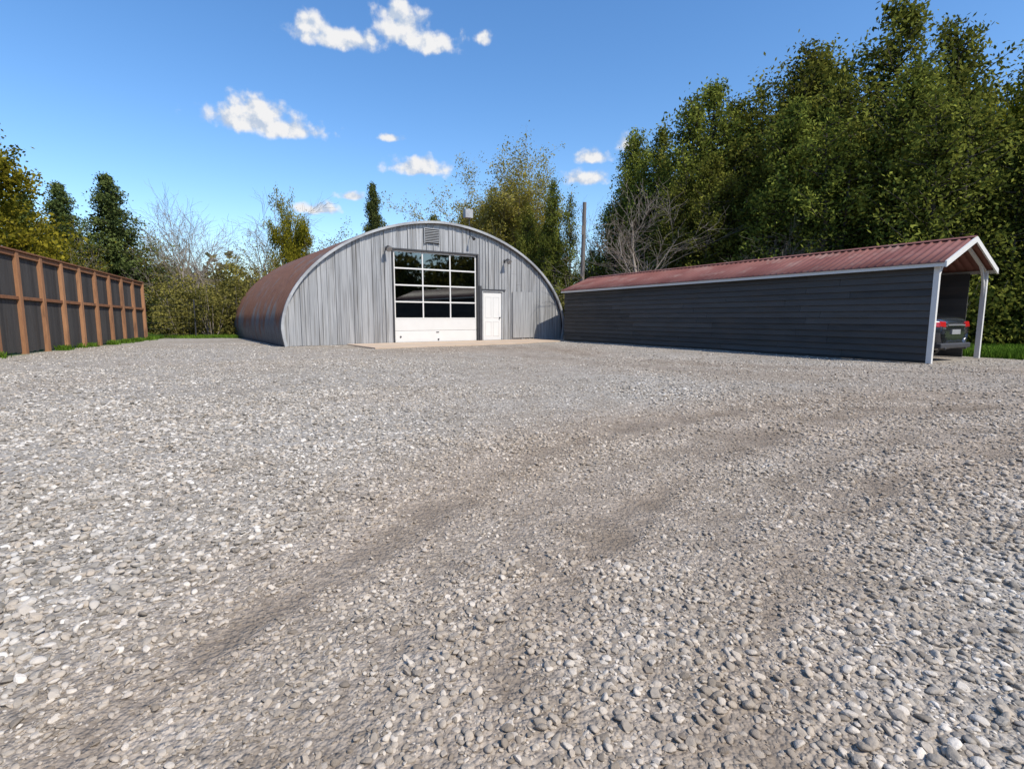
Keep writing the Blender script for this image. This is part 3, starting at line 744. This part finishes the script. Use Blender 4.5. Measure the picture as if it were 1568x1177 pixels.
def blades(name,pts,hmin,hmax,seed):
    r=np.random.default_rng(seed); P=np.array(pts); n=len(P); a=r.uniform(0,6.28,n); h=r.uniform(hmin,hmax,n); w=r.uniform(.008,.016,n)*1.4
    dx=np.cos(a)*w;dy=np.sin(a)*w; lx=r.normal(0,.35,n)*h; ly=r.normal(0,.35,n)*h
    z0=np.full(n,-.02)
    V=np.stack([np.stack([P[:,0]-dx,P[:,1]-dy,z0],-1),np.stack([P[:,0]+dx,P[:,1]+dy,z0],-1),np.stack([P[:,0]+dx*.3+lx,P[:,1]+dy*.3+ly,h],-1),np.stack([P[:,0]-dx*.3+lx,P[:,1]-dy*.3+ly,h],-1)],1).reshape(-1,3)
    t=np.repeat(np.clip(vnoise(P[:,0],P[:,1],.7,4)+r.normal(0,.15,n),0,1),4)
    obj(name,mesh_np(name,V,np.arange(4*n).reshape(n,4),[M['grass_blade']],tone=t))
pts=[]
c=60000; x=rng.uniform(-21,-8,c); y=rng.uniform(22,31,c); k=(grassmask(x,y)>.5)&(x>-13.3-.3145*(y-13.93)-3); lx=(x+8.1)*.829+(y-18.75)*.559; ly=-(x+8.1)*.559+(y-18.75)*.829
k&=~((lx>-.1)&(ly>0)); pts.append(np.stack([x[k],y[k]],-1))
c=50000; x=rng.uniform(11,24,c); y=rng.uniform(12,19,c); cx=(x-9.16)*.876+(y-11.75)*.483; k=(grassmask(x,y)>.4)&(cx>3.3); pts.append(np.stack([x[k],y[k]],-1))
c=9000; y=rng.uniform(8,24.5,c); q=np.abs(rng.normal(0,.14,c)); fx=-13.36-.3145*(y-13.93); k=vnoise(fx,y,.6,8)>.5; pts.append(np.stack([fx[k]+.12+q[k],y[k]],-1))
blades('grass',np.concatenate(pts),.05,.17,3)

# ------------------------------------------------------------------ light / sky / camera
sd=Vector((.75*math.cos(R(48)),-.66*math.cos(R(48)),math.sin(R(48)))).normalized()
l=bpy.data.lights.new('sun','SUN'); l.energy=4.8; l.angle=R(.5); l.color=(1,.95,.86)
so=bpy.data.objects.new('sun',l); sc.collection.objects.link(so); so.rotation_euler=sd.to_track_quat('Z','Y').to_euler(); so.location=(20,-20,40)
w=bpy.data.worlds.new('World'); sc.world=w; w.use_nodes=True; nt=w.node_tree
for n_ in list(nt.nodes): nt.nodes.remove(n_)
sky=N(nt,'ShaderNodeTexSky',sky_type='NISHITA'); sky.sun_disc=False; sky.sun_elevation=R(48); sky.sun_rotation=math.atan2(.75,-.66); sky.air_density=1.0; sky.dust_density=.5; sky.ozone_density=2.0
hs=N(nt,'ShaderNodeHueSaturation'); hs.inputs['Saturation'].default_value=1.25; hs.inputs['Value'].default_value=1.5; hs.inputs['Hue'].default_value=.503; nt.links.new(sky.outputs[0],hs.inputs['Color'])
bg=N(nt,'ShaderNodeBackground'); bg.inputs[1].default_value=.14; nt.links.new(hs.outputs[0],bg.inputs[0])
tc=N(nt,'ShaderNodeTexCoord'); sx=N(nt,'ShaderNodeSeparateXYZ'); nt.links.new(tc.outputs['Generated'],sx.inputs[0])
az=math_(nt,'ARCTAN2',sx.outputs[0],sx.outputs[1]); el=math_(nt,'ARCSINE',sx.outputs[2])
clouds=[(-.185,.450,.055,.044),(-.145,.4377,.070,.028),(-.20,.472,.035,.028),(-.297,.430,.09,.026),(-.33,.440,.04,.026),(-.425,.300,.10,.030),(-.42,.318,.055,.032),(-.385,.296,.08,.022),(-.163,.255,.08,.024),(.1404,.2729,.036,.018),(.129,.239,.055,.020),
(-.213,.2996,.026,.010),(-.283,.2046,.030,.012),(-.05,.448,.020,.017),(-.334,.1806,.05,.016),(.1988,.2902,.022,.020),(-.85,.6,.1,.03),(1.0,.5,.12,.04),(2.2,.4,.15,.05),(-2.4,.5,.14,.04),(3.0,.35,.12,.04)]
cb=N(nt,'ShaderNodeCombineXYZ'); nt.links.new(az,cb.inputs[0]); nt.links.new(el,cb.inputs[1])
mxv=None
for (a,e_,wa,we) in clouds:
    dx=math_(nt,'MULTIPLY',math_(nt,'SUBTRACT',az,a),1/wa)
    dy=math_(nt,'MULTIPLY',math_(nt,'SUBTRACT',el,e_),1/we)
    dy=math_(nt,'MAXIMUM',dy,math_(nt,'MULTIPLY',dy,-1.8))
    d2=math_(nt,'ADD',math_(nt,'MULTIPLY',dx,dx),math_(nt,'MULTIPLY',dy,dy))
    v_=math_(nt,'SUBTRACT',1.0,math_(nt,'SQRT',d2))
    mxv=v_ if mxv is None else math_(nt,'SMOOTH_MAX',mxv,v_,.15)
ns=noise(nt,36,6,cb.outputs[0],rough=.52)
off_=N(nt,'ShaderNodeVectorMath',operation='ADD'); nt.links.new(cb.outputs[0],off_.inputs[0]); off_.inputs[1].default_value=(.006,.009,0)
ns2=noise(nt,36,6,off_.outputs[0],rough=.52)
tot=math_(nt,'ADD',mxv,math_(nt,'MULTIPLY',math_(nt,'SUBTRACT',ns,.52),1.8))
mask=ramp(nt,tot,-.05,.6)
lit=math_(nt,'MULTIPLY_ADD',math_(nt,'SUBTRACT',ns,ns2),5.0,math_(nt,'MULTIPLY_ADD',tot,.5,.42),clamp=True)
ccol=mixc(nt,lit,(.56,.66,.82),(.97,.97,.98))
bg2=N(nt,'ShaderNodeBackground'); nt.links.new(ccol,bg2.inputs[0]); bg2.inputs[1].default_value=.92
mx=N(nt,'ShaderNodeMixShader'); nt.links.new(mask,mx.inputs[0]); nt.links.new(bg.outputs[0],mx.inputs[1]); nt.links.new(bg2.outputs[0],mx.inputs[2])
o=N(nt,'ShaderNodeOutputWorld'); nt.links.new(mx.outputs[0],o.inputs[0])

cam=bpy.data.cameras.new('camera'); cam.sensor_width=36; cam.lens=820/1568*36; cam.clip_end=3000; cam.clip_start=.05
co=bpy.data.objects.new('camera',cam); sc.collection.objects.link(co); co.location=(0,0,1.0); co.rotation_euler=(R(90-7.1),0,0)
sc.camera=co
sc.view_settings.view_transform='Standard'; sc.view_settings.look='None'; sc.view_settings.exposure=0
